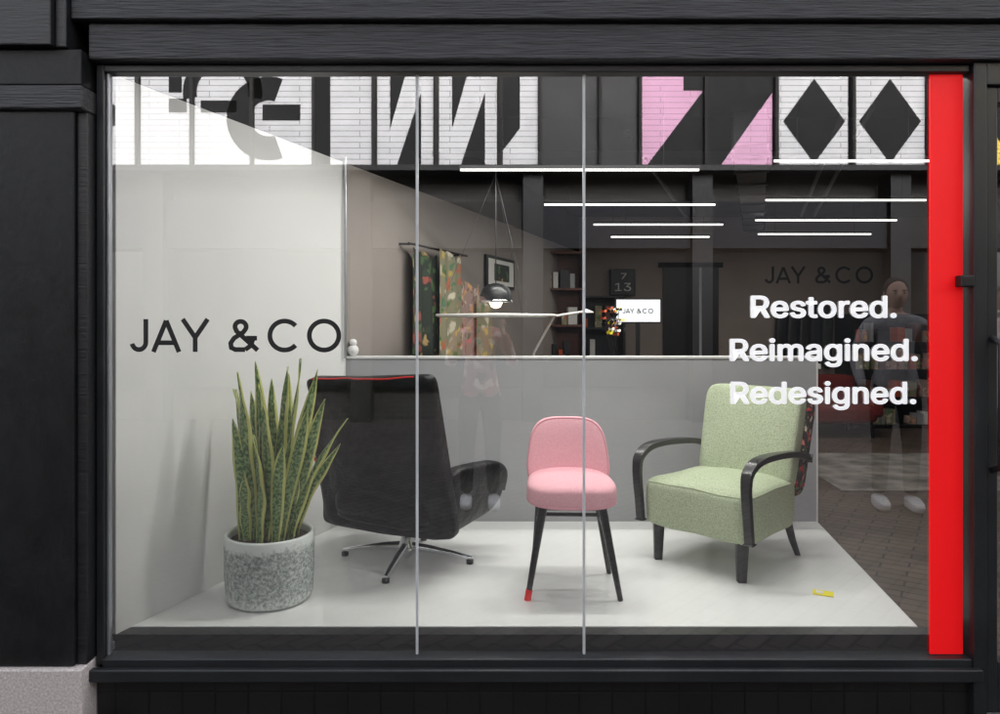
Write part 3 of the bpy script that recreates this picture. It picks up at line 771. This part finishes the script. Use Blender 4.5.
for u0,u1 in ((-400,-340),(-330,-270),(-180,-120),(-110,-50),(-40,20),(30,90)): panel(u0,u1,M['white_panel'])
def arc(cx,cy,r,a0,a1,ri,lay=0,mat=None):
    n=28
    out=[(cx+r*math.cos(math.radians(a0+(a1-a0)*i/n)),cy-r*math.sin(math.radians(a0+(a1-a0)*i/n))) for i in range(n+1)]
    inn=[(cx+ri*math.cos(math.radians(a0+(a1-a0)*i/n)),cy-ri*math.sin(math.radians(a0+(a1-a0)*i/n))) for i in range(n+1)]
    for i in range(n): shape([out[i],out[i+1],inn[i+1],inn[i]],mat,lay)
shape([(168,40),(181,40),(181,92),(168,92)])
shape([(168,98),(186,98),(186,112),(168,112)])
arc(222,92,40,-10,190,26)
shape([(200,100),(236,100),(236,112),(200,112)])
arc(268,118,42,70,290,18)
shape([(262,104),(300,104),(300,120),(262,120)])
for b0,w_ in ((377,56),(439,58)):
    shape([(b0+13,40),(b0+38,40),(b0+13,128)])
    shape([(b0+w_-12,92),(b0+w_-12,164),(b0+w_-36,164)])
shape([(503,40),(520,40),(520,128),(503,150)])
shape([(317,40),(330,40),(330,164),(317,164)],None)
shape([(684,40),(773,40),(773,92),(722,164),(648,164),(704,90),(684,90)])
for cx in (815,891,1017,1088,1158): shape([(cx,78),(cx+31,121),(cx,163),(cx-31,121)])
for u in (137.5,192,252,314,374,436,500,540,600,640,705.5,776,853,928,981,1053): 
    a=mu(u,164); b_=mu(u,40); box('mural_post',a[0]-.022,a[0]+.022,OY-.03,OY+.05,a[1]-.05,b_[1],M['opp_grey'],O)
x=-20
i=0
while x<24:
    w=random.uniform(2.4,3.8)
    box('shop_window_%d'%i,x+.15,x+w-.15,OY-.34,OY-.2,.4,2.45,M['opp_glass'],O)
    box('shop_pier_%d'%i,x-.15,x+.15,OY-.34,OY,-.11,3.62,random.choice([M['opp_dark'],M['opp_dark'],M['opp_grey']]),O)
    box('shop_sign_%d'%i,x+.16,x+w-.16,OY-.3,OY-.08,2.5,3.2,random.choice([M['opp_dark'],M['opp_grey'],M['opp_dark'],M['denim']]),O)
    x+=w; i+=1

# ------------------------------------------------------------------ people
def person(name, loc, rz, arms, mats, height=1.75, phone=False):
    s=height/1.75
    E=empty(name,loc,rz); E.scale=(s,s,s)
    skin,top,legm,hair=mats
    J=[]; Ed=[]; bone=[]
    def j(p,r): J.append((Vector(p),r)); return len(J)-1
    def e(a,b2,m): Ed.append((a,b2)); bone.append(m)
    pel=j((0,0,.95),(.155,.115)); sp1=j((0,.0,1.10),(.14,.105)); ch=j((0,0,1.28),(.165,.115)); up=j((0,0,1.41),(.13,.09)); nk=j((0,.0,1.49),(.058,.058)); hd=j((0,.015,1.56),(.052,.055))
    e(pel,sp1,0); e(sp1,ch,0); e(ch,up,0); e(up,nk,0); e(nk,hd,2)
    for sd in (-1,1):
        hp=j((sd*.095,0,.87),(.10,.10)); kn=j((sd*.105,.025,.49),(.066,.07)); an=j((sd*.11,-.01,.10),(.05,.055))
        e(pel,hp,1); e(hp,kn,1); e(kn,an,1)
        sh=j((sd*.185,0,1.41),(.07,.07)); el=j(arms[sd][0],(.052,.052)); wr=j(arms[sd][1],(.034,.034))
        e(up,sh,0); e(sh,el,0); e(el,wr,0)
    me=bpy.data.meshes.new('body_cage'); me.from_pydata([tuple(p) for p,_ in J],Ed,[])
    tmp=bpy.data.objects.new('body_cage',me); COL.objects.link(tmp)
    sk=tmp.modifiers.new('skin','SKIN'); sk.use_smooth_shade=True; sb=tmp.modifiers.new('sub','SUBSURF'); sb.levels=2; sb.render_levels=2
    for i,(p,r) in enumerate(J):
        me.skin_vertices[0].data[i].radius=r; me.skin_vertices[0].data[i].use_root=(i==0)
    bpy.context.view_layer.update()
    bm=bpy.data.meshes.new_from_object(tmp.evaluated_get(bpy.context.evaluated_depsgraph_get()))
    bpy.data.objects.remove(tmp)
    bm.materials.clear()
    for m in (top,legm,skin): bm.materials.append(m)
    for p in bm.polygons:
        c=p.center; best=9; bi=0
        for (a,b2),m in zip(Ed,bone):
            A_=J[a][0];B_=J[b2][0]; t=max(0,min(1,(c-A_).dot(B_-A_)/(B_-A_).length_squared)); d=(c-(A_+(B_-A_)*t)).length
            if d<best: best=d; bi=m
        if bi==1 and c.z>.93: bi=0
        if bi==0 and c.z<.90 and abs(c.x)<.2: bi=1
        p.material_index=bi; p.use_smooth=True
    link(bpy.data.objects.new('body',bm),E)
    def hdm(p):
        q=p.copy(); z=p.z/.118
        q.x*=1-.16*max(0,-z); q.y*=1.0-.04*max(0,-z)
        if p.y>0: q.y+=.022*math.exp(-((p.x/.014)**2+((p.z+.012)/.022)**2)) ; q.y-=.007*math.exp(-(((abs(p.x)-.032)/.014)**2+((p.z-.008)/.012)**2))
        return q+Vector((0,.025,1.635))
    superquad('head',(.152,.195,.236),1,1,skin,E,'z',hdm,48,32)
    superquad('hair',(.17,.205,.19),1,1,hair,E,'z',lambda p:Vector((p.x,(p.y if p.y<0.03 else .03+(p.y-.03)*(.3+.7*max(0,min(1,(p.z)/.08)))),max(p.z,-.06)))+Vector((0,.008,1.675)),40,24)
    for sd in (-1,1):
        superquad('ear',(.018,.035,.06),1,1,skin,E,'x',lambda p,sd=sd:p+Vector((sd*.078,.015,1.63)),16,8)
        superquad('eye',(.024,.016,.013),1,1,M['paper'],E,'y',lambda p,sd=sd:p+Vector((sd*.031,.110,1.643)),16,8)
        superquad('pupil',(.011,.008,.011),1,1,M['hair'],E,'y',lambda p,sd=sd:p+Vector((sd*.031,.117,1.643)),12,6)
        superquad('brow',(.038,.012,.008),1,1,hair,E,'y',lambda p,sd=sd:p+Vector((sd*.032,.113,1.662)),12,6)
        superquad('shoe_%d'%sd,(.10,.285,.10),.7,.6,M['sneaker'],E,'z',lambda p,sd=sd:Vector((p.x+sd*.115,p.y+.055,.05+(p.z if p.z<0 else p.z*(1-.5*max(0,p.y/.14))))),32,16)
        w=Vector(arms[sd][1]); d=Vector(arms[sd][2]).normalized()
        side=Vector(arms[sd][3]).normalized(); nrm_=d.cross(side).normalized()
        rot=Matrix((side,nrm_,d)).transposed()
        superquad('palm_%d'%sd,(.078,.030,.095),.6,.7,skin,E,'y',lambda p,w=w,rot=rot:w+rot@(p+Vector((0,0,.045))),24,12)
        for f in range(4):
            x_=-.03+.02*f; Lf=(.062,.075,.07,.055)[f]; cu=arms[sd][4]
            pts=[];pz=.085;py=0;ang=0
            for q in range(4):
                pts.append(w+rot@Vector((x_,py,pz))); ang+=cu; pz+=math.cos(ang)*Lf/3; py+=math.sin(ang)*Lf/3
            tube('finger_%d_%d'%(sd,f),pts,.0085,skin,E,radii=[1.05,1,.9,.7],res=3)
        tube('thumb_%d'%sd,[w+rot@Vector(v) for v in ((-.03*1,0,.025),(-.052,.008,.05),(-.06,.02,.075))],.0105,skin,E,radii=[1.1,1,.75],res=3)
    superquad('mouth',(.046,.01,.012),1,1,M['pinkpipe'],E,'y',lambda p:p+Vector((0,.107,1.585)),16,8)
    if phone:
        box('phone',-.025,.125,.350,.359,1.49,1.562,M['dark_item'],E,.003)
    return E
photo_arms={-1:((-.25,.10,1.17),(-.10,.26,1.46),(.3,.6,.5),(0,-.5,1),.5), 1:((.27,.10,1.17),(.19,.26,1.44),(-.3,.6,.5),(0,-.5,1),.5)}
person('photographer',(0.0,-3.155,-.11),0,photo_arms,(M['skin'],M['shirt'],M['denim'],M['hair']),1.74,True)
rest={-1:((-.27,-.04,1.13),(-.25,.10,.92),(.15,.3,-.95),(0,1,.3),.35), 1:((.27,-.04,1.13),(.25,.10,.92),(-.15,.3,-.95),(0,1,.3),.35)}
person('bystander',(3.38,-3.1,-.11),math.radians(14),rest,(M['skin'],M['hoodie'],M['denim'],M['hair']),1.86)
walk={-1:((-.26,-.10,1.12),(-.26,.02,.88),(0,.3,-.95),(0,1,.3),.3), 1:((.26,.06,1.13),(.25,.22,.95),(0,.4,-.9),(0,1,.3),.3)}
person('pedestrian',(4.35,-3.2,-.11),math.radians(35),walk,(M['skin'],M['shirt'],M['denim'],M['hair']),1.80)

# ------------------------------------------------------------------ light
w=bpy.data.worlds.new('World'); S.world=w; w.use_nodes=True
nt=w.node_tree; bg=nt.nodes['Background']
sky=nt.nodes.new('ShaderNodeTexSky'); sky.sky_type='NISHITA'; sky.sun_disc=False
el=math.radians(27); sky.sun_elevation=el; sky.sun_rotation=math.radians(12); sky.dust_density=4; sky.air_density=1.0
hs=nt.nodes.new('ShaderNodeHueSaturation'); hs.inputs['Saturation'].default_value=.25; hs.inputs['Value'].default_value=5.0
nt.links.new(sky.outputs[0],hs.inputs['Color']); nt.links.new(hs.outputs[0],bg.inputs[0]); bg.inputs[1].default_value=.15
sd=bpy.data.lights.new('sun','SUN'); sd.energy=2.4; sd.angle=math.radians(8); sd.color=(1,.98,.96)
so_=bpy.data.objects.new('sun',sd); COL.objects.link(so_)
rot=math.radians(12)
dirv=Vector((math.sin(rot)*math.cos(el), math.cos(rot)*math.cos(el), math.sin(el)))
so_.rotation_euler=(-dirv).to_track_quat('-Z','Y').to_euler()

# ------------------------------------------------------------------ camera
cd=bpy.data.cameras.new('camera'); cam=bpy.data.objects.new('camera',cd); COL.objects.link(cam)
cam.location=(0,-2.78,1.42); cam.rotation_euler=(math.radians(90),0,0)
cd.sensor_width=36; cd.lens=26; cd.shift_x=.02; cd.shift_y=-.037; cd.clip_start=.01; cd.clip_end=500
S.camera=cam
